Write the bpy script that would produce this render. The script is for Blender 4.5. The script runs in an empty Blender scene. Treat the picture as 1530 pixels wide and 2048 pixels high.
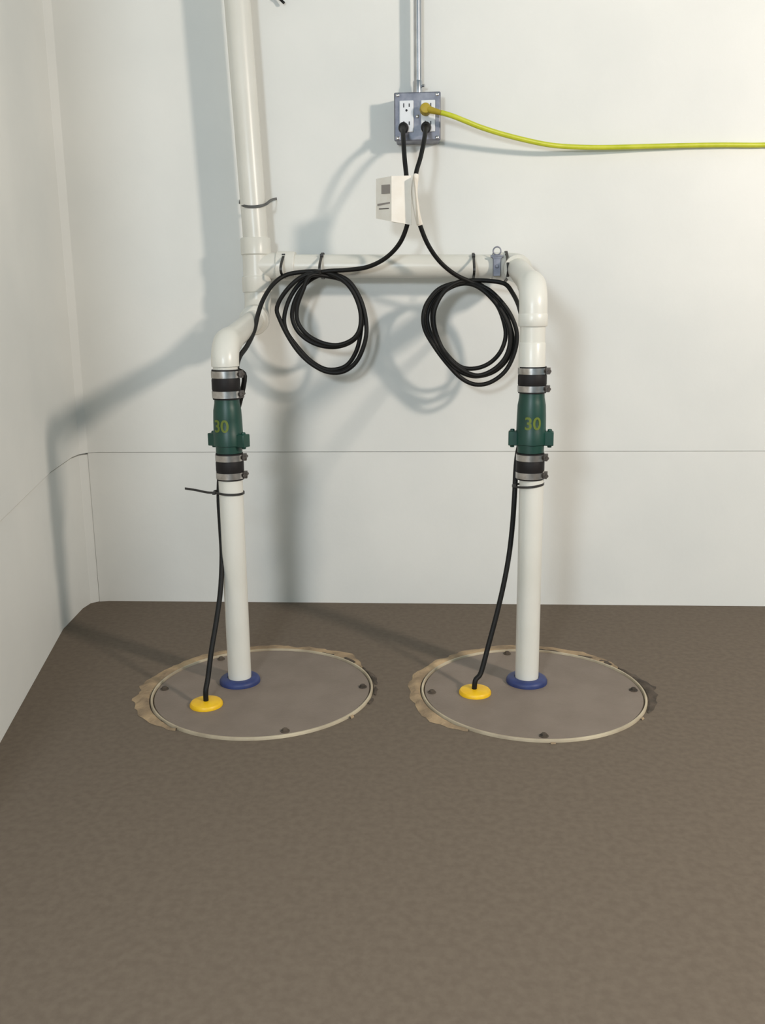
import bpy, bmesh, math, random
from mathutils import Vector, Matrix, noise

random.seed(4)
S = bpy.context.scene
COL = S.collection
PI = math.pi

# ------------------------------------------------------------------ camera
cam_d = bpy.data.cameras.new('camera')
cam_d.sensor_fit = 'VERTICAL'
cam_d.sensor_height = 24.0
cam_d.lens = 24.0 * 1800.0 / 2048.0
cam_d.clip_start = 0.02
cam = bpy.data.objects.new('camera', cam_d)
COL.objects.link(cam)
yaw, pitch, roll = math.radians(3.5), math.radians(12.25), math.radians(-0.625)
fwd = Vector((-math.sin(yaw)*math.cos(pitch), math.cos(yaw)*math.cos(pitch), -math.sin(pitch)))
rt = Vector((math.cos(yaw), math.sin(yaw), 0.0))
up = rt.cross(fwd)
r2 = rt*math.cos(roll) + up*math.sin(roll)
u2 = up*math.cos(roll) - rt*math.sin(roll)
cam.matrix_world = Matrix(((r2.x, u2.x, -fwd.x, 0.0), (r2.y, u2.y, -fwd.y, 0.0),
                           (r2.z, u2.z, -fwd.z, 0.754), (0, 0, 0, 1)))
S.camera = cam

# ------------------------------------------------------------------ world, lights, exposure
W_ = bpy.data.worlds.new('basement_air')
S.world = W_
W_.use_nodes = True
W_.node_tree.nodes['Background'].inputs[0].default_value = (0.66, 0.90, 1.0, 1)
W_.node_tree.nodes['Background'].inputs[1].default_value = 0.36

def lamp(name, loc, energy, colour, radius):
    d = bpy.data.lights.new(name, 'POINT')
    d.energy = energy; d.color = colour; d.shadow_soft_size = radius
    o = bpy.data.objects.new(name, d); COL.objects.link(o); o.location = loc
    return o
lamp('ceiling_bulb', (1.86, 0.27, 1.66), 172, (1.0, 0.88, 0.76), 0.11)     # bare bulb to the right
lamp('work_lamp', (-0.50, -0.70, 1.20), 78, (0.80, 0.91, 1.0), 0.13)      # cooler lamp behind, left

S.view_settings.view_transform = 'Standard'
S.view_settings.look = 'None'
S.view_settings.exposure = 0.02
S.view_settings.gamma = 1.0
S.view_settings.use_curve_mapping = False

# ------------------------------------------------------------------ materials
def srgb(r, g, b):
    f = lambda c: (c/255/12.92) if c/255 <= 0.04045 else ((c/255+0.055)/1.055)**2.4
    return (f(r), f(g), f(b), 1.0)

def mat(name, c1, c2=None, rough=0.5, metal=0.0, scale=20.0, detail=4.0, bump=0.0, bscale=None, spec=0.5, stops=(0.35, 0.65)):
    m = bpy.data.materials.new(name); m.use_nodes = True
    nt = m.node_tree; b = nt.nodes['Principled BSDF']
    b.inputs['Roughness'].default_value = rough
    b.inputs['Metallic'].default_value = metal
    b.inputs['Specular IOR Level'].default_value = spec
    b.inputs['Base Color'].default_value = c1
    tc = nt.nodes.new('ShaderNodeTexCoord')
    if c2:
        n = nt.nodes.new('ShaderNodeTexNoise'); n.inputs['Scale'].default_value = scale; n.inputs['Detail'].default_value = detail
        cr = nt.nodes.new('ShaderNodeValToRGB')
        cr.color_ramp.elements[0].color = c1; cr.color_ramp.elements[0].position = stops[0]
        cr.color_ramp.elements[1].color = c2; cr.color_ramp.elements[1].position = stops[1]
        nt.links.new(tc.outputs['Object'], n.inputs['Vector'])
        nt.links.new(n.outputs['Fac'], cr.inputs['Fac'])
        nt.links.new(cr.outputs['Color'], b.inputs['Base Color'])
    if bump:
        n2 = nt.nodes.new('ShaderNodeTexNoise'); n2.inputs['Scale'].default_value = bscale or scale*3; n2.inputs['Detail'].default_value = 5
        bp = nt.nodes.new('ShaderNodeBump'); bp.inputs['Strength'].default_value = bump; bp.inputs['Distance'].default_value = 0.004
        nt.links.new(tc.outputs['Object'], n2.inputs['Vector'])
        nt.links.new(n2.outputs['Fac'], bp.inputs['Height'])
        nt.links.new(bp.outputs['Normal'], b.inputs['Normal'])
    return m

M = dict(
    wall=mat('white_wall_paint', srgb(222, 222, 218), srgb(232, 231, 226), 0.5, 0, 2.2, 5, 0.12, 40, spec=0.35),
    floor=mat('floor_concrete', srgb(103, 91, 79), srgb(111, 99, 86), 0.85, 0, 80, 12, 0.10, 300, spec=0.3),
    patch=mat('patched_concrete', srgb(122, 106, 88), srgb(186, 160, 126), 0.9, 0, 13, 6, 0.8, 90, spec=0.2),
    dirt=mat('pit_gap_dirt', srgb(62, 54, 46), srgb(92, 80, 68), 0.95, 0, 30, 5, 0.6, 120),
    lid=mat('grey_lid_plastic', srgb(122, 109, 98), srgb(130, 117, 106), 0.6, 0, 14, 6, 0.15, 240, spec=0.35),
    rim=mat('pale_rim', srgb(160, 146, 124), srgb(196, 182, 156), 0.55, 0, 12, 4),
    pvc=mat('white_pvc', srgb(217, 214, 204), srgb(225, 222, 213), 0.32, 0, 6, 3),
    black=mat('black_rubber_cord', srgb(15, 14, 13), srgb(20, 19, 17), 0.55, 0, 40, 3, spec=0.3),
    rubber=mat('black_rubber_sleeve', srgb(22, 19, 19), srgb(30, 26, 26), 0.6, 0, 40, 3, spec=0.3),
    tie=mat('dark_nylon', srgb(44, 42, 40), None, 0.5),
    screw=mat('screw_metal_dark_reflection', srgb(84, 76, 70), None, 0.5, 0.5),  # clamp screws: dark brown reflection in the metal put into the base colour
    strap=mat('grey_strap', srgb(98, 98, 96), None, 0.5, 0.4),
    steel=mat('stainless_clamp', srgb(176, 172, 168), srgb(205, 202, 200), 0.28, 1.0, 60, 3),
    galv=mat('galvanised_steel', srgb(178, 180, 184), srgb(200, 202, 206), 0.28, 1.0, 30, 4),
    boxm=mat('grey_box_steel', srgb(118, 120, 132), srgb(146, 148, 158), 0.5, 0.55, 40, 4),
    white=mat('white_receptacle', srgb(226, 228, 232), None, 0.35),
    slot=mat('dark_slot', srgb(40, 42, 48), None, 0.8),
    green=mat('green_plastic', srgb(16, 56, 47), srgb(20, 66, 54), 0.42, 0, 25, 4),
    letter=mat('yellow_green_paint', srgb(98, 112, 34), None, 0.5),
    blue=mat('blue_rubber', srgb(38, 50, 98), srgb(46, 60, 112), 0.5, 0, 40, 3),
    yellow=mat('yellow_rubber', srgb(232, 178, 8), srgb(240, 192, 20), 0.45, 0, 40, 3),
    lime=mat('yellow_cord_jacket', srgb(184, 190, 36), srgb(200, 202, 58), 0.4, 0, 30, 3),
    ochre=mat('yellow_plug', srgb(176, 152, 40), None, 0.5),
    paper=mat('tag_paper', srgb(236, 228, 216), srgb(242, 236, 226), 0.7, 0, 30, 3),
    ink=mat('faded_ink', srgb(150, 142, 136), None, 0.8),
)

# ------------------------------------------------------------------ mesh helpers
BASE = {}
def wbase(o):
    v = Vector(o.location)
    while o.parent: o = o.parent; v = v + Vector(o.location)
    return v

def thing(name, label, cat, loc=(0, 0, 0), group=None):
    o = bpy.data.objects.new(name, None); COL.objects.link(o)
    o.empty_display_size = 0.05
    o.location = loc; o['label'] = label; o['category'] = cat
    if group: o['group'] = group
    return o

def obj(name, bm, m, parent=None, smooth=True, label=None, origin=None, bevel=0.0):
    """world-space bmesh -> one mesh object, re-based onto its parent (or its own origin)"""
    off = wbase(parent) if parent else Vector(origin or (0, 0, 0))
    bmesh.ops.translate(bm, verts=bm.verts, vec=-off)
    bmesh.ops.recalc_face_normals(bm, faces=bm.faces)
    me = bpy.data.meshes.new(name); bm.to_mesh(me); bm.free()
    if smooth:
        for p in me.polygons: p.use_smooth = True
        try: me.set_sharp_from_angle(angle=math.radians(38))
        except Exception: pass
    me.materials.append(m)
    o = bpy.data.objects.new(name, me); COL.objects.link(o)
    if parent: o.parent = parent
    else: o.location = off
    if label: o['label'] = label
    if bevel:
        b = o.modifiers.new('bevel', 'BEVEL'); b.width = bevel; b.segments = 2; b.limit_method = 'ANGLE'
    return o

def tag(o, label, cat, group=None):
    o['label'] = label; o['category'] = cat
    if group: o['group'] = group
    return o

def struct(name, bm, m, **k):
    o = obj(name, bm, m, **k); o['kind'] = 'structure'; return o

def frame(d):
    d = Vector(d).normalized()
    a = Vector((0, 0, 1)) if abs(d.z) < 0.9 else Vector((0, 1, 0))
    x = d.cross(a).normalized(); y = d.cross(x).normalized()
    return x, y, d

def smooth_path(pts, n=6, closed=False):
    P = [Vector(p) for p in pts]; N = len(P); out = []
    for i in range(N if closed else N-1):
        if closed: a, b, c, d = P[(i-1) % N], P[i], P[(i+1) % N], P[(i+2) % N]
        else: a, b, c, d = P[max(i-1, 0)], P[i], P[i+1], P[min(i+2, N-1)]
        for k in range(n):
            t = k/n
            out.append(0.5*((2*b) + (c-a)*t + (2*a-5*b+4*c-d)*t*t + (3*b-a-3*c+d)*t**3))
    if not closed: out.append(P[-1])
    return out

def tube(bm, path, r, seg=10, closed=False, cap=True, rad=None):
    path = [Vector(p) for p in path]; N = len(path); rings = []
    t0 = (path[1]-path[0]).normalized(); x, y, _ = frame(t0); prev = t0
    for i, p in enumerate(path):
        if closed: t = (path[(i+1) % N]-path[i-1]).normalized()
        elif i == 0: t = t0
        elif i == N-1: t = (path[-1]-path[-2]).normalized()
        else: t = (path[i+1]-path[i-1]).normalized()
        q = prev.rotation_difference(t); x = q @ x; x = (x - t*x.dot(t)).normalized(); y = t.cross(x); prev = t
        rr = rad(i/(N-1)) if rad else r
        rings.append([bm.verts.new(p + rr*(math.cos(2*PI*k/seg)*x + math.sin(2*PI*k/seg)*y)) for k in range(seg)])
    for i in range(N if closed else N-1):
        A, B = rings[i], rings[(i+1) % N]
        sh = 0
        if closed and i == N-1:
            sh = min(range(seg), key=lambda s: (A[0].co-B[s].co).length)
        for k in range(seg):
            bm.faces.new((A[k], A[(k+1) % seg], B[(k+1+sh) % seg], B[(k+sh) % seg]))
    if cap and not closed:
        bm.faces.new(rings[0][::-1]); bm.faces.new(rings[-1])
    return bm

def cyl(bm, a, b, r, r1=None, seg=40):
    """solid of revolution between two points"""
    return lathe(bm, a, b, [(0.0, r), (1.0, r if r1 is None else r1)], seg)

def lathe(bm, a, b, prof, seg=40, caps=True):
    """prof: (fraction along a->b, radius)"""
    a, b = Vector(a), Vector(b); x, y, d = frame(b-a); rings = []
    for t, r in prof:
        c = a + (b-a)*t
        rings.append([bm.verts.new(c + r*(math.cos(2*PI*k/seg)*x + math.sin(2*PI*k/seg)*y)) for k in range(seg)])
    for A, B in zip(rings, rings[1:]):
        for k in range(seg): bm.faces.new((A[k], A[(k+1) % seg], B[(k+1) % seg], B[k]))
    if caps: bm.faces.new(rings[0][::-1]); bm.faces.new(rings[-1])
    return bm

def ring(bm, a, b, r_in, r_out, seg=48):
    """hollow band between two points"""
    a, b = Vector(a), Vector(b); x, y, d = frame(b-a)
    def cir(c, r): return [bm.verts.new(c + r*(math.cos(2*PI*k/seg)*x + math.sin(2*PI*k/seg)*y)) for k in range(seg)]
    A, B, C, D = cir(a, r_in), cir(a, r_out), cir(b, r_out), cir(b, r_in)
    for P, Q in ((A, B), (B, C), (C, D), (D, A)):
        for k in range(seg): bm.faces.new((P[k], P[(k+1) % seg], Q[(k+1) % seg], Q[k]))
    return bm

def box(bm, c, s, rot=None):
    g = bmesh.ops.create_cube(bm, size=1.0)['verts']
    m = Matrix.Translation(Vector(c)) @ (rot.to_4x4() if rot else Matrix.Identity(4)) @ Matrix.Diagonal((*s, 1))
    bmesh.ops.transform(bm, matrix=m, verts=g)
    return bm

def B(): return bmesh.new()

def elbow_path(a, corner, b, rad, n=10):
    """straight a -> round bend at corner -> straight b"""
    a, c, b = Vector(a), Vector(corner), Vector(b)
    u = (a-c).normalized(); v = (b-c).normalized()
    p, q = c+u*rad, c+v*rad
    out = [a]
    for k in range(n+1):
        t = k/n
        w = 0.62
        out.append((p*(1-t)**2 + 2*w*c*t*(1-t)*1.0 + q*t*t) / ((1-t)**2 + 2*w*t*(1-t) + t*t))
    out.append(b)
    return out

# ------------------------------------------------------------------ setting: floor, walls
WALL_Y = 2.31
LIDS = {'left': (-0.357, 1.727), 'right': (0.197, 1.740)}
PIT_R = 0.2286
FLX0, FLX1, FLY0, FLY1 = -1.05, 3.5, -2.5, 2.45

bm = B()
outer = [bm.verts.new((x, y, 0)) for x, y in ((FLX0, FLY0), (FLX1, FLY0), (FLX1, FLY1), (FLX0, FLY1))]
edges = [bm.edges.new((outer[i], outer[(i+1) % 4])) for i in range(4)]
holes = []
for cx, cy in LIDS.values():
    vs = [bm.verts.new((cx+PIT_R*math.cos(2*PI*k/96), cy+PIT_R*math.sin(2*PI*k/96), 0)) for k in range(96)]
    es = [bm.edges.new((vs[i], vs[(i+1) % 96])) for i in range(96)]
    edges += es; holes.append((vs, (cx, cy)))
bmesh.ops.triangle_fill(bm, use_beauty=True, use_dissolve=False, edges=edges)
for vs, (cx, cy) in holes:
    low = [bm.verts.new((v.co.x, v.co.y, -0.04)) for v in vs]
    for i in range(96): bm.faces.new((vs[i], vs[(i+1) % 96], low[(i+1) % 96], low[i]))
    bm.faces.new(low)
struct('floor', bm, M['floor'], smooth=False)

# walls: plan outline left to right; an upper liner course that overlaps a lower course set slightly back
JOINT = 0.412
TOP = 2.45
PLAN_L = [(-0.655, -2.3), (-0.655, 0.86), (-0.7866, 1.4563), (-0.925, 2.084), (-0.9385, 2.246), (-0.934, 2.288), (-0.918, 2.304)]
PLAN_B = [(-0.918, 2.304), (-0.895, WALL_Y), (0.0, WALL_Y), (3.4, WALL_Y)]
PLAN = PLAN_L + PLAN_B[1:]
JZ = [0.300, 0.350, 0.381, 0.398, 0.408, 0.410, 0.411]     # the joint drops a little towards the room
def wall(bm, plan, zj, low, gap, cut, thick=0.09):
    """extrude a plan outline with a grooved horizontal joint; the course below it is set back by 'low'"""
    n = len(plan); nor = []
    for i in range(n):
        g = PLAN.index(plan[i])
        a = Vector(PLAN[max(g-1, 0)]); c = Vector(PLAN[min(g+1, len(PLAN)-1)])
        d = (c-a).normalized(); nor.append(Vector((-d.y, d.x)))
    cols = []
    for i, p in enumerate(plan):
        z = zj[i]
        prof = [(-0.02, low), (z-gap, low), (z-gap, cut), (z, cut), (z, 0.0), (TOP, 0.0), (TOP, thick), (-0.02, thick)]
        cols.append([bm.verts.new((p[0]+nor[i].x*dd, p[1]+nor[i].y*dd, zz)) for zz, dd in prof])
    for A, C_ in zip(cols, cols[1:]):
        for k in range(8): bm.faces.new((A[k], A[(k+1) % 8], C_[(k+1) % 8], C_[k]))
    bm.faces.new(cols[0]); bm.faces.new(cols[-1][::-1])
bm = B(); wall(bm, PLAN_L, JZ, 0.0045, 0.0045, 0.014)
struct('wall_left', bm, M['wall'])
bm = B(); wall(bm, PLAN_B, [0.411]+[JOINT]*3, 0.0020, 0.0014, 0.005)
struct('wall_back', bm, M['wall'])

# broken-out and refilled concrete round each pit
def patch(name, c, seed, amp, ang=2.30, m='patch', wide=0.35, r0=0.001):
    bm = B(); n = 160; rows = 6; rr = []
    for k in range(n):
        a = 2*PI*k/n
        w = max(0.0, min(1.0, (math.cos(a-ang)+wide)/0.6)); w = w*w*(3-2*w)        # widest towards the back left
        o = PIT_R + r0 + 0.001 + amp*w + (0.020*w)*noise.noise(Vector((math.cos(a)*3.2+seed, math.sin(a)*3.2, 0))) + 0.007*w*noise.noise(Vector((math.cos(a)*14, math.sin(a)*14, seed))) \
            + 0.006*noise.noise(Vector((math.cos(a)*9, math.sin(a)*9+seed, 3)))
        col = []
        for j in range(rows+1):
            t = j/rows; r = PIT_R + r0 + (o-PIT_R-r0)*t
            h = 0.0005 + 0.007*math.sin(PI*min(1, t*0.9+0.1))*max(0.15, 0.55+0.8*noise.noise(Vector((math.cos(a)*r*40, math.sin(a)*r*40, seed)))) * (1-t)**0.4
            col.append(bm.verts.new((c[0]+r*math.cos(a), c[1]+r*math.sin(a), h)))
        rr.append(col)
    for k in range(n):
        if min((rr[q][-1].co-rr[q][0].co).length for q in (k, (k+1) % n)) < 0.004: continue
        for j in range(rows): bm.faces.new((rr[k][j], rr[k][j+1], rr[(k+1) % n][j+1], rr[(k+1) % n][j]))
    bmesh.ops.delete(bm, geom=[v for v in bm.verts if not v.link_faces], context='VERTS')
    return struct(name, bm, M[m], origin=(c[0], c[1], 0))
patch('trim_1', LIDS['left'], 1.3, 0.028)
patch('trim_2', LIDS['right'], 7.7, 0.028)
patch('trim_3', LIDS['right'], 4.1, 0.016, 0.45, 'dirt', -0.30, 0.002)
patch('trim_4', LIDS['left'], 9.1, 0.010, 0.55, 'dirt', -0.55, 0.002)

# ------------------------------------------------------------------ sump lids
PIPE = {'left': (-0.414, 1.765), 'right': (0.190, 1.785)}
SEAL = {'left': (-0.4560, 1.6456, 0.0000), 'right': (0.0796, 1.7224, 0.0000)}
LID_Z = 0.002
def sump_lid(side, label):
    cx, cy = LIDS[side]
    t = thing('sump_lid', label, 'lid', (cx, cy, -0.012), 'sump pit lids in the floor')
    bm = B(); lathe(bm, (cx, cy, -0.012), (cx, cy, LID_Z), [(0, 0.222), (0.7, 0.222), (1, 0.2195)], 96)
    obj('disc', bm, M['lid'], t)
    bm = B(); lathe(bm, (cx, cy, -0.03), (cx, cy, LID_Z+0.003), [(0, 0.2225), (0.93, 0.2225), (1, 0.2232), (1, 0.2262), (0.93, 0.2275), (0, 0.2275)], 96, caps=False)
    obj('rim', bm, M['rim'], t, label='pale worn rim of the pit')
    for a in ((5, 128, 182, 292) if side == 'left' else (2, 100, 185, 270)):
        a = math.radians(a); p = (cx+0.206*math.cos(a), cy+0.206*math.sin(a))
        bm = B(); ring(bm, (*p, LID_Z), (*p, LID_Z+0.0015), 0.003, 0.0085, 20); lathe(bm, (*p, LID_Z), (*p, LID_Z+0.006), [(0, 0.0055), (0.8, 0.0055), (1, 0.0045)], 6)
        obj('bolt', bm, M['dirt'], t, label='dark lid bolt')
    px, py = PIPE[side]
    bm = B(); lathe(bm, (px, py, LID_Z), (px, py, LID_Z+0.012), [(0, 0.0425), (0.45, 0.0425), (0.8, 0.040), (1, 0.035), (1, 0.0255), (0, 0.0255)], 56, caps=False)
    obj('pipe_seal', bm, M['blue'], t, label='blue rubber pipe seal')
    qx, qy = SEAL[side][0], SEAL[side][1]
    bm = B(); lathe(bm, (qx, qy, LID_Z), (qx, qy, LID_Z+0.010), [(0, 0.0325), (0.4, 0.0325), (0.75, 0.030), (1, 0.020), (1, 0.006)], 48)
    obj('cord_seal', bm, M['yellow'], t, label='yellow rubber cord seal')
    return t
sump_lid('left', 'round grey sump pit lid in the floor nearer the corner, under the left pump pipe')
sump_lid('right', 'round grey sump pit lid in the floor, the right one, farther from the corner')

# ------------------------------------------------------------------ pump pipes rising from the lids
PR = 0.0242
def pump_pipe(side, ztop, label):
    px, py = PIPE[side]
    bm = B(); lathe(bm, (px, py, -0.03), (px, py, ztop), [(0, PR), (1, PR), (1, PR-0.004), (0, PR-0.004)], 40, caps=False)
    return tag(obj('pump_pipe', bm, M['pvc'], origin=(px, py, 0.0)), label, 'pipe', 'white pump pipes rising from the lids')
pump_pipe('left', 0.468, 'white plastic pump pipe standing in the left lid, below the left green valve')
pump_pipe('right', 0.465, 'white plastic pump pipe standing in the right lid, below the right green valve')

# ------------------------------------------------------------------ discharge pipework on the wall
RX, RY = -0.434, 2.225                        # riser
HZ0, HZ1 = 0.877, 0.867                       # header heights at the riser and at the right end
HX1 = 0.187
t = thing('discharge_pipework', 'white plastic discharge pipes on the back wall joining both pump pipes to a riser', 'pipes', (RX, RY, 0.70))
bm = B(); cyl(bm, (RX+0.001, RY, 0.925), (RX-0.060, RY, TOP), 0.0300)
obj('riser_pipe', bm, M['pvc'], t)
bm = B()                                       # tee: vertical run with socket hubs and a side branch
lathe(bm, (RX, RY, 0.815), (RX, RY, 0.941), [(0, 0.0345), (0.02, 0.0360), (0.28, 0.0360), (0.30, 0.0325), (0.68, 0.0325), (0.70, 0.0360), (0.98, 0.0360), (1, 0.0345)])
lathe(bm, (RX+0.005, RY, HZ0), (RX+0.095, RY, HZ0-0.0025), [(0, 0.031), (0.5, 0.031), (0.52, 0.0345), (0.97, 0.0345), (1, 0.033)])
obj('tee', bm, M['pvc'], t)
bm = B(); cyl(bm, (RX+0.06, RY, HZ0-0.0016), (HX1-0.045, RY, HZ1+0.0008), 0.0272)
obj('header_pipe', bm, M['pvc'], t)
# left: riser foot turns towards the room, runs out, turns down to the left valve
LX, LY = PIPE['left']
LB = (RX, RY, 0.757); LF = (LX, LY, 0.703)
bm = B(); tube(bm, elbow_path((RX, RY, 0.815), LB, Vector(LB)+(Vector(LF)-Vector(LB)).normalized()*0.068, 0.042), 0.0318, 40)
d = (Vector(LF)-Vector(LB)).normalized()
lathe(bm, Vector(LB)+d*0.046, Vector(LB)+d*0.078, [(0, 0.033), (0.1, 0.0345), (0.95, 0.0345), (1, 0.033)])
obj('elbow', bm, M['pvc'], t)
bm = B(); cyl(bm, Vector(LB)+d*0.055, Vector(LF)-d*0.03, PR)
obj('branch_pipe', bm, M['pvc'], t)
bm = B(); tube(bm, elbow_path(Vector(LF)-d*0.062, LF, (LX, LY, 0.662), 0.036), 0.0272, 40)
obj('elbow', bm, M['pvc'], t)
bm = B(); cyl(bm, (LX, LY, 0.612), (LX, LY, 0.67), PR)
obj('drop_pipe', bm, M['pvc'], t)
# right: header end turns towards the room, runs out, turns down to the right valve
X1, Y1 = PIPE['right'][0]-0.005, PIPE['right'][1]
RB = (HX1, RY, HZ1); RF = (X1, Y1, 0.805)
d = (Vector(RF)-Vector(RB)).normalized()
bm = B(); tube(bm, elbow_path((HX1-0.055, RY, HZ1+0.0015), RB, Vector(RB)+d*0.065, 0.040), 0.0318, 40)
obj('elbow', bm, M['pvc'], t)
bm = B(); cyl(bm, Vector(RB)+d*0.055, Vector(RF)-d*0.03, PR)
obj('branch_pipe', bm, M['pvc'], t)
bm = B(); tube(bm, elbow_path(Vector(RF)-d*0.062, RF, (X1, Y1, 0.735), 0.036), 0.0270, 40)
lathe(bm, (X1, Y1, 0.732), (X1, Y1, 0.757), [(0, 0.0265), (0.1, 0.0282), (0.9, 0.0282), (1, 0.0268)])
obj('elbow', bm, M['pvc'], t)
bm = B(); cyl(bm, (X1, Y1, 0.608), (X1, Y1, 0.745), PR)
lathe(bm, (X1, Y1, 0.640), (X1, Y1, 0.702), [(0, 0.0255), (0.04, 0.0258), (0.96, 0.0258), (1, 0.0245)])
obj('drop_pipe', bm, M['pvc'], t)

# strap that holds the riser: a U of dark band with its tails up on the wall
def band(bm, pts, w, th, side):
    """flat strap along pts, width w along 'side'"""
    side = Vector(side).normalized(); rows = []
    P = [Vector(p) for p in pts]
    for i, p in enumerate(P):
        tt = (P[min(i+1, len(P)-1)]-P[max(i-1, 0)]).normalized(); n = tt.cross(side).normalized()
        s = n.cross(tt).normalized()
        rows.append([bm.verts.new(p + s*a*w/2 + n*b*th/2) for a, b in ((-1, -1), (1, -1), (1, 1), (-1, 1))])
    for A, Bq in zip(rows, rows[1:]):
        for k in range(4): bm.faces.new((A[k], A[(k+1) % 4], Bq[(k+1) % 4], Bq[k]))
    bm.faces.new(rows[0][::-1]); bm.faces.new(rows[-1])
pts = [(RX-0.043, WALL_Y-0.002, 1.040), (RX-0.041, 2.27, 1.034), (RX-0.0375, 2.235, 1.024)]
for k in range(13):
    a = PI + PI*k/12
    pts.append((RX+0.002+0.0325*math.cos(a), RY+0.0325*math.sin(a), 1.022-0.013*math.sin(PI*k/12)))
pts += [(RX+0.036, 2.235, 1.026), (RX+0.038, 2.27, 1.034), (RX+0.040, WALL_Y-0.002, 1.040)]
bm = B(); band(bm, smooth_path(pts, 2), 0.006, 0.002, (0, 0.35, 1))
tag(obj('pipe_strap', bm, M['strap'], smooth=False, origin=(RX, RY, 1.02)), 'dark metal strap holding the white riser pipe to the wall', 'strap')

# hanger on the header near its right end
hx = (0.1402, 2.2000, 0.8525)[0]
hz = HZ0 + (HZ1-HZ0)*(hx-RX)/(HX1-RX)
t = thing('pipe_hanger', 'small grey metal hanger with a ring on top, clamped round the horizontal white pipe', 'hanger', (hx, RY, hz))
bm = B(); ring(bm, (hx-0.009, RY, hz), (hx+0.009, RY, hz), 0.0276, 0.0298); obj('clamp_band', bm, M['boxm'], t)
fy = RY-0.034
bm = B(); box(bm, (hx, fy, hz-0.004), (0.017, 0.009, 0.040)); box(bm, (hx, fy+0.001, hz+0.020), (0.022, 0.006, 0.009))
cyl(bm, (hx-0.015, fy, hz+0.021), (hx+0.015, fy, hz+0.021), 0.0032, seg=10); cyl(bm, (hx, fy-0.008, hz-0.002), (hx, fy+0.006, hz-0.002), 0.004, seg=12)
obj('ear', bm, M['boxm'], t, bevel=0.0008)
bm = B(); tube(bm, [(hx+0.009*math.cos(2*PI*k/24), fy, hz+0.033+0.009*math.sin(2*PI*k/24)) for k in range(24)], 0.0017, 8, closed=True)
obj('eye_ring', bm, M['boxm'], t)

# ------------------------------------------------------------------ check valves with their rubber couplings
def check_valve(side, z, label, turn, lug_tilt):
    """z: bottom of lower coupling, bottom of body, top of body, top of upper coupling"""
    z0, z1, z2, z3 = z
    px, py = PIPE[side]
    if side == 'right': px -= 0.0035
    t = thing('check_valve', label, 'valve', (px, py, z0), 'green check valves in the pump pipes')
    h = z2-z1
    prof = [(-0.10, 0.0238), (0.0, 0.0238), (0.01, 0.0262), (0.14, 0.0262), (0.15, 0.0298), (0.36, 0.0298), (0.38, 0.0290), (0.62, 0.0284), (0.80, 0.0275), (0.86, 0.0262), (0.93, 0.0248), (1.0, 0.0245), (1.10, 0.0238)]
    bm = B(); lathe(bm, (px, py, z1), (px, py, z2), prof, 48)
    body = obj('valve_body', bm, M['green'], t)
    # raised lettering wrapped onto the front of the body
    cu = bpy.data.curves.new('valve_lettering', 'FONT'); cu.body = '30'; cu.size = 0.034; cu.align_x = 'CENTER'; cu.extrude = 0.0006; cu.offset = 0.0006
    tmp = bpy.data.objects.new('valve_lettering', cu); COL.objects.link(tmp)
    bpy.context.view_layer.update()
    me = bpy.data.meshes.new_from_object(tmp.evaluated_get(bpy.context.evaluated_depsgraph_get()))
    bpy.data.objects.remove(tmp)
    bm = B(); bm.from_mesh(me); bpy.data.meshes.remove(me)
    bmesh.ops.subdivide_edges(bm, edges=[e for e in bm.edges if e.calc_length() > 0.004], cuts=2)
    for v in bm.verts:
        a = v.co.x/0.029 + turn; r = 0.0288 + v.co.z
        v.co = Vector((px + r*math.sin(a), py - r*math.cos(a), z1 + h*0.415 + v.co.y))
    obj('lettering', bm, M['letter'], body, smooth=False, label='yellow-green number on the valve')
    for s in (-1, 1):                                   # bolted lugs either side
        a = lug_tilt + (PI if s < 0 else 0)
        ux, uy = math.cos(a), math.sin(a)
        rot = Matrix.Rotation(a, 3, 'Z')
        bm = B(); box(bm, (px+ux*0.033, py+uy*0.033, z1+h*0.245), (0.022, 0.022, h*0.235), rot)
        lathe(bm, (px+ux*0.0365, py+uy*0.0365, z1+h*0.09), (px+ux*0.0365, py+uy*0.0365, z1+h*0.40), [(0, 0.0045), (0.2, 0.0045), (0.2, 0.0075), (0.88, 0.0075), (0.88, 0.0045), (1, 0.0045)], 12)
        obj('lug', bm, M['green'], t, bevel=0.002)
    for a, b in ((z0, z1), (z2, z3)):
        bm = B(); g = b-a
        lathe(bm, (px, py, a), (px, py, b), [(0, 0.0243), (0, 0.0272), (0.30, 0.0272), (0.34, 0.0280), (0.66, 0.0280), (0.70, 0.0272), (1, 0.0272), (1, 0.0243)], 48, caps=False)
        c = obj('rubber_coupling', bm, M['rubber'], t, label='black rubber sleeve')
        for f0, f1, s in ((0.05, 0.28, 1), (0.72, 0.95, 1)):
            bm = B(); za, zb = a+g*f0, a+g*f1
            ring(bm, (px, py, za), (px, py, zb), 0.0272, 0.0284)
            nf = len(bm.faces); zm = (za+zb)/2; an = math.radians(-12 if side == 'right' else 8); ex, ey = px+0.0305*math.cos(an), py+0.0305*math.sin(an)
            box(bm, (ex, ey, zm), (0.007, 0.018, (zb-za)*1.05), Matrix.Rotation(an, 3, 'Z'))
            cyl(bm, (ex+0.001, ey-0.014, zm), (ex+0.001, ey+0.012, zm), 0.0034, seg=10)
            bm.faces.ensure_lookup_table()
            for f in bm.faces[nf:]: f.material_index = 1
            obj('hose_clamp', bm, M['steel'], c, label='stainless steel hose clamp').data.materials.append(M['screw'])
    return t
check_valve('left', (0.437, 0.4905, 0.598, 0.656), 'green check valve between black rubber sleeves on the left pump pipe', -0.30, -0.42)
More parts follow.
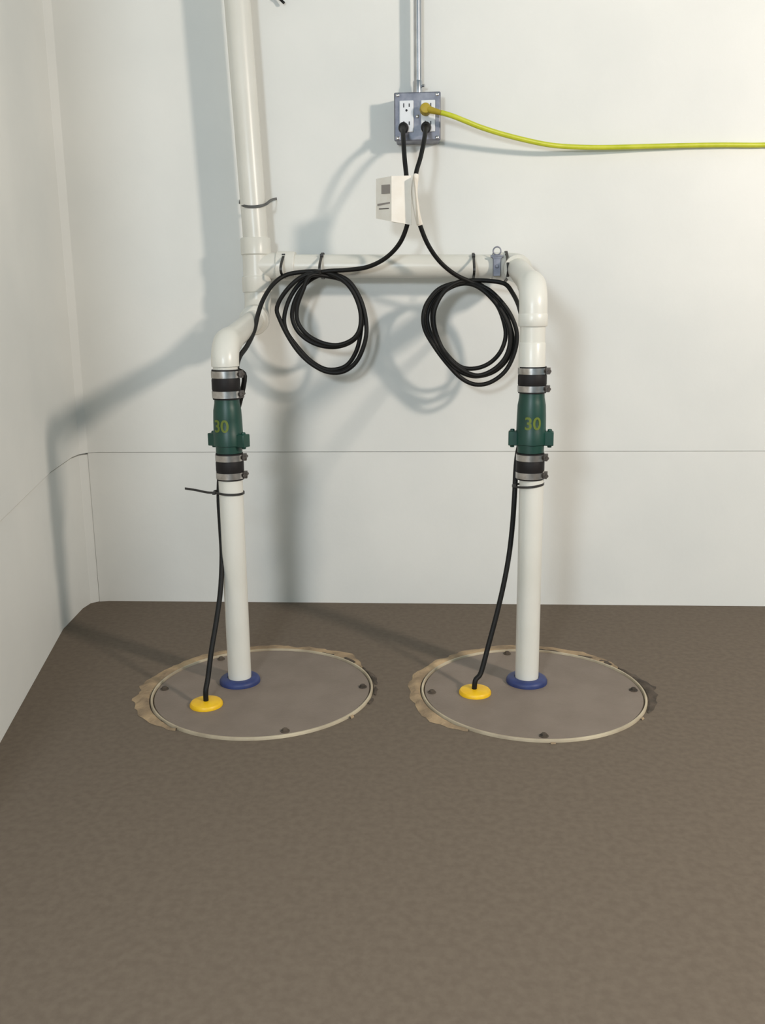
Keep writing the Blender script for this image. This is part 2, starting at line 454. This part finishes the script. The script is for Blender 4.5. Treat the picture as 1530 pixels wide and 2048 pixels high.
check_valve('right', (0.434, 0.4870, 0.605, 0.656), 'green check valve between black rubber sleeves on the right pump pipe', 0.0, -0.10)

# ------------------------------------------------------------------ outlet box and conduit
bx, bz = -0.046, 1.209
bf = 2.246                                     # front face
t = thing('outlet_box', 'grey metal double outlet box on the back wall below the conduit', 'outlet', (bx, WALL_Y, bz))
bm = B(); box(bm, (bx, (bf+0.006+WALL_Y)/2, bz), (0.102, WALL_Y-bf-0.006, 0.102)); obj('box', bm, M['boxm'], t, bevel=0.003)
bm = B(); box(bm, (bx, bf+0.004, bz), (0.1085, 0.008, 0.1065)); obj('cover', bm, M['boxm'], t, bevel=0.003)
for i, sx in enumerate((-0.0250, 0.0250)):
    bm = B()
    box(bm, (bx+sx, bf-0.001, bz), (0.033, 0.008, 0.069))
    r_ = obj('receptacle', bm, M['white'], t, label='white duplex receptacle', bevel=0.002)
    for sz in (0.0195, -0.0195):
        bm = B()
        box(bm, (bx+sx-0.0063, bf-0.0052, bz+sz+0.004), (0.0022, 0.001, 0.009)); box(bm, (bx+sx+0.0063, bf-0.0052, bz+sz+0.004), (0.0022, 0.001, 0.0075))
        cyl(bm, (bx+sx, bf-0.0046, bz+sz-0.007), (bx+sx, bf-0.0058, bz+sz-0.007), 0.0026, seg=14)
        obj('socket', bm, M['slot'], r_, smooth=False, label='dark socket slots')
for sx, sz in ((-0.046, 0.047), (0.046, 0.047), (-0.046, -0.047), (0.046, -0.047), (0.0, 0.0)):
    bm = B(); lathe(bm, (bx+sx, bf+0.001, bz+sz), (bx+sx, bf-0.002, bz+sz), [(0, 0.0040), (0.7, 0.0040), (1, 0.0025)], 16)
    obj('screw', bm, M['steel'], t)

cx_ = -0.0455
t = thing('conduit', 'thin shiny metal conduit running up the wall from the outlet box', 'conduit', (cx_, 2.278, bz+0.051))
bm = B(); cyl(bm, (cx_, 2.278, bz+0.058), (cx_-0.002, 2.278, TOP), 0.0092); obj('tube', bm, M['galv'], t)
bm = B(); lathe(bm, (cx_, 2.278, bz+0.051), (cx_, 2.278, bz+0.084), [(0, 0.0135), (0.15, 0.0135), (0.16, 0.0115), (0.9, 0.0115), (1, 0.0105)], 28)
cyl(bm, (cx_+0.009, 2.275, bz+0.072), (cx_+0.016, 2.270, bz+0.072), 0.0028, seg=10)
obj('connector', bm, M['galv'], t)

# ------------------------------------------------------------------ plugs and cords
def plug(parent, m, top, down, r=0.011, name='plug'):
    """moulded plug body pressed on the receptacle, with a strain relief towards 'down'"""
    top = Vector(top); bm = B()
    lathe(bm, (top.x, bf-0.0045, top.z), (top.x, bf-0.030, top.z), [(0, r*1.05), (0.35, r*1.1), (0.7, r), (0.95, r*0.85), (1, r*0.5)], 28)
    d_ = (Vector(down)-Vector((top.x, bf-0.020, top.z)))
    tube(bm, [Vector((top.x, bf-0.019, top.z))+d_*k/6 for k in range(7)], 0.007, 14, rad=lambda s: 0.0088-0.0034*s)
    return obj(name, bm, m, parent, label=None)

CR = 0.0052
def loops(path, depth0, spread):
    return path

# left cord: socket -> paper tag -> coil on the header -> behind the left valve -> yellow seal
pL = Vector((-0.0780, 2.2350, 1.1823)); pR = Vector((-0.0257, 2.2350, 1.1822))
t = thing('power_cord', 'black pump power cord, its coil hanging nearer the riser, leading to the left lid', 'cord', SEAL['left'], 'black pump power cords')
plug(t, M['black'], pL, (-0.0776, 2.1900, 1.1673))
path = [(-0.0787, 2.2220, 1.1798), (-0.0774, 2.1850, 1.1652), (-0.0752, 2.1500, 1.1376), (-0.0722, 2.1220, 1.0991), (-0.0684, 2.1050, 1.0650), (-0.0638, 2.0920, 1.0212), (-0.0618, 2.0920, 0.9790), (-0.0689, 2.1000, 0.9448), (-0.0865, 2.1150, 0.9118), (-0.1185, 2.1350, 0.8840), (-0.1605, 2.1550, 0.8668), (-0.2084, 2.1680, 0.8614), (-0.2619, 2.1720, 0.8589), (-0.3145, 2.1660, 0.8480), (-0.3543, 2.1640, 0.8153), (-0.3774, 2.1660, 0.7777), (-0.3715, 2.1680, 0.7487), (-0.3517, 2.1700, 0.7065), (-0.3267, 2.1720, 0.6697), (-0.2961, 2.1720, 0.6423), (-0.2615, 2.1720, 0.6254), (-0.2263, 2.1700, 0.6253), (-0.1970, 2.1680, 0.6429), (-0.1771, 2.1660, 0.6746), (-0.1658, 2.1660, 0.7188), (-0.1711, 2.1680, 0.7697), (-0.1883, 2.1700, 0.8123), (-0.2150, 2.1720, 0.8424), (-0.2627, 2.1780, 0.8557), (-0.3083, 2.1800, 0.8450), (-0.3437, 2.1780, 0.8064), (-0.3617, 2.1760, 0.7602), (-0.3596, 2.1780, 0.7252), (-0.3373, 2.1820, 0.6896), (-0.3023, 2.1840, 0.6512), (-0.2628, 2.1840, 0.6307), (-0.2201, 2.1820, 0.6376), (-0.1940, 2.1800, 0.6695), (-0.1812, 2.1800, 0.7140), (-0.1793, 2.1800, 0.7641), (-0.1953, 2.1820, 0.8104), (-0.2234, 2.1840, 0.8395), (-0.2638, 2.1870, 0.8527), (-0.3027, 2.1900, 0.8384), (-0.3328, 2.1920, 0.8042), (-0.3465, 2.1940, 0.7624), (-0.3379, 2.1940, 0.7283), (-0.3141, 2.1920, 0.7033), (-0.2803, 2.1900, 0.6876), (-0.2417, 2.1900, 0.6837), (-0.2053, 2.1900, 0.6952), (-0.1844, 2.1900, 0.7186), (-0.1739, 2.1880, 0.7640), (-0.1878, 2.1900, 0.8048), (-0.2195, 2.1920, 0.8375), (-0.2626, 2.1760, 0.8488), (-0.2959, 2.1600, 0.8486), (-0.3130, 2.1580, 0.8169), (-0.3285, 2.1580, 0.7771), (-0.3275, 2.1600, 0.7425), (-0.3059, 2.1620, 0.7132), (-0.2709, 2.1640, 0.6942), (-0.2328, 2.1640, 0.6892), (-0.1977, 2.1620, 0.7029), (-0.1807, 2.1620, 0.7294), (-0.1802, 2.1640, 0.7698), (-0.1973, 2.1660, 0.8135), (-0.2266, 2.1700, 0.8436), (-0.2683, 2.1760, 0.8580), (-0.3156, 2.1760, 0.8586), (-0.3568, 2.1720, 0.8510), (-0.3833, 2.1500, 0.8289), (-0.3983, 2.1100, 0.7965), (-0.4026, 2.0600, 0.7627), (-0.3993, 1.9900, 0.7262), (-0.3994, 1.9100, 0.6964), (-0.4034, 1.8500, 0.6762), (-0.4019, 1.8150, 0.6539)]
LXr = LX
path += [(LX+0.030, LY+0.035, 0.64), (LX+0.014, LY+0.0425, 0.58), (LX-0.008, LY+0.044, 0.52), (LX-0.026, LY+0.034, 0.462)]
path += [(-0.4431, 1.7810, 0.4015), (-0.4417, 1.7750, 0.3400), (-0.4379, 1.7600, 0.2804), (-0.4384, 1.7350, 0.2134), (-0.4434, 1.7100, 0.1578), (-0.4495, 1.6820, 0.1042), (-0.4537, 1.6600, 0.0545)]
path += [(SEAL['left'][0], SEAL['left'][1], 0.03), (SEAL['left'][0], SEAL['left'][1], -0.01)]
bm = B(); tube(bm, smooth_path(path, 5), CR, 10); obj('cord', bm, M['black'], t)

t = thing('power_cord', 'black pump power cord, its coil hanging beside the right pipe, leading to the right lid', 'cord', SEAL['right'], 'black pump power cords')
plug(t, M['black'], pR, (-0.0263, 2.1900, 1.1661))
path = [(-0.0256, 2.2220, 1.1797), (-0.0263, 2.1850, 1.1652), (-0.0292, 2.1500, 1.1377), (-0.0366, 2.1220, 1.0984), (-0.0463, 2.1050, 1.0625), (-0.0495, 2.0920, 1.0210), (-0.0441, 2.0920, 0.9787), (-0.0354, 2.1000, 0.9464), (-0.0177, 2.1180, 0.9077), (0.0096, 2.1400, 0.8726), (0.0444, 2.1600, 0.8464), (0.0797, 2.1740, 0.8307), (0.1214, 2.1680, 0.8119), (0.1566, 2.1660, 0.7774), (0.1781, 2.1660, 0.7430), (0.1884, 2.1680, 0.7061), (0.1824, 2.1700, 0.6644), (0.1621, 2.1720, 0.6236), (0.1271, 2.1720, 0.5979), (0.0916, 2.1720, 0.5934), (0.0582, 2.1720, 0.6090), (0.0259, 2.1700, 0.6423), (-0.0038, 2.1680, 0.6812), (-0.0274, 2.1660, 0.7221), (-0.0309, 2.1660, 0.7590), (-0.0181, 2.1680, 0.7908), (0.0134, 2.1720, 0.8201), (0.0752, 2.1780, 0.8320), (0.1151, 2.1800, 0.8157), (0.1506, 2.1800, 0.7788), (0.1700, 2.1800, 0.7373), (0.1802, 2.1800, 0.6943), (0.1694, 2.1820, 0.6547), (0.1416, 2.1840, 0.6254), (0.1061, 2.1840, 0.6126), (0.0739, 2.1840, 0.6152), (0.0380, 2.1840, 0.6356), (0.0080, 2.1820, 0.6748), (-0.0158, 2.1800, 0.7171), (-0.0217, 2.1800, 0.7566), (-0.0064, 2.1820, 0.7944), (0.0252, 2.1840, 0.8215), (0.0756, 2.1870, 0.8278), (0.1086, 2.1900, 0.8126), (0.1421, 2.1920, 0.7779), (0.1593, 2.1940, 0.7373), (0.1635, 2.1940, 0.7023), (0.1511, 2.1940, 0.6672), (0.1253, 2.1940, 0.6415), (0.0921, 2.1940, 0.6299), (0.0585, 2.1920, 0.6338), (0.0296, 2.1900, 0.6578), (0.0056, 2.1900, 0.6921), (-0.0087, 2.1900, 0.7309), (-0.0088, 2.1900, 0.7703), (0.0100, 2.1900, 0.8035), (0.0429, 2.1900, 0.8237), (0.0775, 2.1760, 0.8263), (0.1095, 2.1600, 0.8096), (0.1422, 2.1580, 0.7752), (0.1661, 2.1580, 0.7340), (0.1717, 2.1600, 0.6927), (0.1608, 2.1620, 0.6556), (0.1333, 2.1640, 0.6278), (0.0981, 2.1640, 0.6151), (0.0649, 2.1640, 0.6259), (0.0340, 2.1620, 0.6497), (0.0103, 2.1600, 0.6848), (-0.0051, 2.1600, 0.7277), (-0.0051, 2.1600, 0.7678), (0.0146, 2.1620, 0.8062), (0.0447, 2.1680, 0.8287), (0.0798, 2.1760, 0.8342), (0.1238, 2.1740, 0.8324), (0.1582, 2.1680, 0.8250), (0.1736, 2.1400, 0.8038), (0.1815, 2.0800, 0.7783), (0.1825, 2.0000, 0.7521)]
path += [(X1+0.004, Y1+0.12, 0.70), (X1+0.002, Y1+0.055, 0.655), (X1-0.002, Y1+0.043, 0.60), (X1-0.010, Y1+0.044, 0.53), (X1-0.022, Y1+0.036, 0.47)]
path += [(0.1580, 1.8000, 0.3962), (0.1549, 1.7970, 0.3366), (0.1485, 1.7900, 0.2753), (0.1377, 1.7800, 0.2144), (0.1236, 1.7680, 0.1539), (0.1073, 1.7520, 0.0948), (0.0918, 1.7350, 0.0416)]
path += [(SEAL['right'][0], SEAL['right'][1], 0.028), (SEAL['right'][0]-0.002, SEAL['right'][1], -0.01)]
bm = B(); tube(bm, smooth_path(path, 5), CR, 10); obj('cord', bm, M['black'], t)

# yellow extension cord: top right socket -> sags right along the wall -> out of the room's visible part
t = thing('extension_cord', 'yellow extension cord running right from the outlet box across the wall', 'cord', (-0.0269, 2.2400, 1.2244))
plug(t, M['ochre'], (-0.0267, 2.2250, 1.2213), (0.0111, 2.2050, 1.2066), 0.0125)
path = [(0.0089, 2.2060, 1.2080), (0.0351, 2.2080, 1.2003), (0.0639, 2.2140, 1.1902), (0.0987, 2.2250, 1.1786), (0.1457, 2.2380, 1.1660), (0.2048, 2.2520, 1.1531), (0.2646, 2.2660, 1.1433), (0.3245, 2.2780, 1.1397), (0.3960, 2.2870, 1.1387), (0.4905, 2.2940, 1.1401), (0.5845, 2.2990, 1.1412), (0.6780, 2.3020, 1.1409), (0.7708, 2.3035, 1.1392)]
e = path[-1]
path += [(e[0]+0.15, 2.3035, e[2]+0.004), (e[0]+0.4, 2.3035, e[2]+0.03), (e[0]+0.7, 2.3035, e[2]+0.12)]
bm = B(); tube(bm, smooth_path(path, 6), 0.0058, 12); obj('cord', bm, M['lime'], t)

# ------------------------------------------------------------------ cable ties
def header_tie(px, py0, py1, y, label, big=0.0):
    x = y[0]
    z = HZ0 + (HZ1-HZ0)*(x-RX)/(HX1-RX)
    bm = B(); P = []
    for k in range(40):
        a = 2*PI*k/40
        ry = 0.0300+big; rz = 0.0300+big*0.5
        cy_, cz_ = RY + ry*math.cos(a), z + rz*math.sin(a)
        if math.cos(a) < 0:                     # loop bulges forward and down round the hung cord bundle
            f = max(0.0, math.cos(a-math.radians(198)))**3
            cy_ -= 0.043*f; cz_ -= 0.004*f
        P.append((x, cy_, cz_))
    Q = [Vector(p) for p in P]; n = len(Q); rows = []
    for i, p in enumerate(Q):
        tt = (Q[(i+1) % n]-Q[i-1]).normalized(); nn = tt.cross(Vector((1, 0, 0)))
        rows.append([bm.verts.new(p+Vector((a*0.0030, 0, 0))+nn*b*0.0009) for a, b in ((-1, -1), (1, -1), (1, 1), (-1, 1))])
    for i in range(n):
        A, C_ = rows[i], rows[(i+1) % n]
        for k in range(4): bm.faces.new((A[k], A[(k+1) % 4], C_[(k+1) % 4], C_[k]))
    box(bm, (x, RY-0.022, z+0.0225), (0.0075, 0.007, 0.008))
    return tag(obj('cable_tie', bm, M['tie'], smooth=False, origin=(x, RY, z)), label, 'cable tie', 'dark cable ties on the pipes')
header_tie(567, 515, 555, (-0.3635, 2.1950, 0.8705), 'dark cable tie round the horizontal white pipe, the one nearest the riser')
header_tie(643, 510, 550, (-0.2726, 2.1950, 0.8750), 'dark cable tie round the horizontal white pipe above the centre of the left coil')
header_tie(948, 520, 570, (0.0861, 2.1950, 0.8530), 'dark cable tie round the horizontal white pipe above the right coil, left of the hanger')
header_tie(1012, 525, 560, (0.1632, 2.1950, 0.8520), 'dark cable tie round the horizontal white pipe, right of the grey hanger', 0.009)
def pipe_tie(side, z, slope, tail, label):
    px, py = PIPE[side]
    if side == 'right': px -= 0.002
    bm = B(); pts = []
    n = 36
    for k in range(n):
        a = 2*PI*k/n
        bx_ = 0.0262 + 0.010*max(0, math.cos(a-math.radians(172)))**6
        pts.append(Vector((px+bx_*math.cos(a), py+bx_*math.sin(a), z+slope*math.cos(a))))
    rows = []
    for i, p in enumerate(pts):
        o_ = Vector((p.x-px, p.y-py, 0)).normalized()
        rows.append([bm.verts.new(p+o_*a*0.0008+Vector((0, 0, b*0.0022))) for a, b in ((-1, -1), (1, -1), (1, 1), (-1, 1))])
    for i in range(n):
        A, C_ = rows[i], rows[(i+1) % n]
        for k in range(4): bm.faces.new((A[k], A[(k+1) % 4], C_[(k+1) % 4], C_[k]))
    box(bm, (px-0.033, py-0.008, z), (0.006, 0.007, 0.006))
    if tail: band(bm, smooth_path(tail, 4), 0.0045, 0.0014, (0, 0, 1))
    return tag(obj('cable_tie', bm, M['tie'], smooth=False, origin=(px, py, z)), label, 'cable tie', 'dark cable ties on the pipes')
zt = (-0.4082, 1.7380, 0.4100)[2]
pipe_tie('left', zt, -0.001, [(PIPE['left'][0]-0.030, PIPE['left'][1]-0.008, zt+0.001)] + [(-0.4617, 1.7620, 0.4104), (-0.4893, 1.7700, 0.4140), (-0.5120, 1.7780, 0.4155)], 'dark cable tie with a long loose tail round the left pump pipe under its valve')
zt = (0.1796, 1.7600, 0.4223)[2]
pipe_tie('right', zt, 0.003, None, 'dark trimmed cable tie round the right pump pipe just under its valve')

# ------------------------------------------------------------------ paper tags on the cords
def sheet(bm, quads, th=0.0006):
    for q in quads:
        v = [Vector(p) for p in q]; n = (v[1]-v[0]).cross(v[2]-v[0]).normalized()*th
        a = [bm.verts.new(p) for p in v]; b = [bm.verts.new(p+n) for p in v]
        bm.faces.new(a[::-1]); bm.faces.new(b)
        for i in range(4): bm.faces.new((a[i], a[(i+1) % 4], b[(i+1) % 4], b[i]))
t = thing('paper_tag', 'cream paper warning tag with faint print, wrapped round the left-hand cord under the outlet box', 'tag', (-0.0813, 2.0850, 1.0049))
bm = B()
sheet(bm, [((-0.0993, 2.0770, 1.0543), (-0.0569, 2.0850, 1.0556), (-0.0561, 2.0810, 0.9514), (-0.0999, 2.0730, 0.9587)),
           ((-0.1359, 2.1170, 1.0544), (-0.0993, 2.0772, 1.0543), (-0.0999, 2.0732, 0.9587), (-0.1369, 2.1170, 0.9701)),
           ((-0.0994, 2.1030, 1.0569), (-0.0576, 2.1110, 1.0594), (-0.0568, 2.1070, 0.9538), (-0.1002, 2.1030, 0.9606)),
           ((-0.0569, 2.0850, 1.0556), (-0.0570, 2.1110, 1.0594), (-0.0562, 2.1070, 0.9538), (-0.0561, 2.0810, 0.9514))])
obj('sheet', bm, M['paper'], t, smooth=False)
bm = B(); sheet(bm, [((-0.1228, 2.1012, 1.0393), (-0.1028, 2.0790, 1.0370), (-0.1030, 2.0790, 1.0182), (-0.1230, 2.1012, 1.0203))], -0.0005)
obj('printed_block', bm, M['ink'], t, smooth=False, label='grey printed block')
bm = B(); sheet(bm, [((-0.1328, 2.1113, 1.0005), (-0.1032, 2.0790, 1.0004), (-0.1032, 2.0790, 0.9973), (-0.1329, 2.1113, 0.9962))], -0.0005)
for y_ in (417, 423, 429): sheet(bm, [((-0.1293, 2.1075, 0.9904), (-0.1056, 2.0815, 0.9882), (-0.1056, 2.0815, 0.9860), (-0.1293, 2.1075, 0.9883))], -0.0005)
obj('printed_line', bm, M['ink'], t, smooth=False, label='faint printed lines')
t = thing('paper_tag', 'narrow white paper tag wrapped round the right-hand cord under the outlet box', 'tag', (-0.0438, 2.0850, 1.0043))
bm = B(); P = [Vector(p) for p in [(-0.0463, 2.1040, 1.0592), (-0.0495, 2.0920, 1.0210), (-0.0441, 2.0920, 0.9787), (-0.0376, 2.0980, 0.9527)]]
tube(bm, smooth_path(P, 5), 0.0068, 14)
sheet(bm, [((-0.0528, 2.0980, 1.0564), (-0.0486, 2.0600, 1.0508), (-0.0389, 2.0500, 0.9503), (-0.0452, 2.0920, 0.9533))])
obj('sheet', bm, M['paper'], t)

# ------------------------------------------------------------------ loose wire end at the top of the wall
bm = B(); tube(bm, smooth_path([(-0.3584, 2.2950, 1.4740), (-0.3678, 2.2970, 1.4834), (-0.3854, 2.3000, 1.5019), (-0.40, 2.301, 1.60), (-0.38, 2.303, 1.80)], 5), 0.0032, 10)
tag(obj('wire', bm, M['black'], origin=(-0.3584, 2.2950, 1.4740)), 'end of a thin black wire hanging down the wall right of the riser', 'wire')
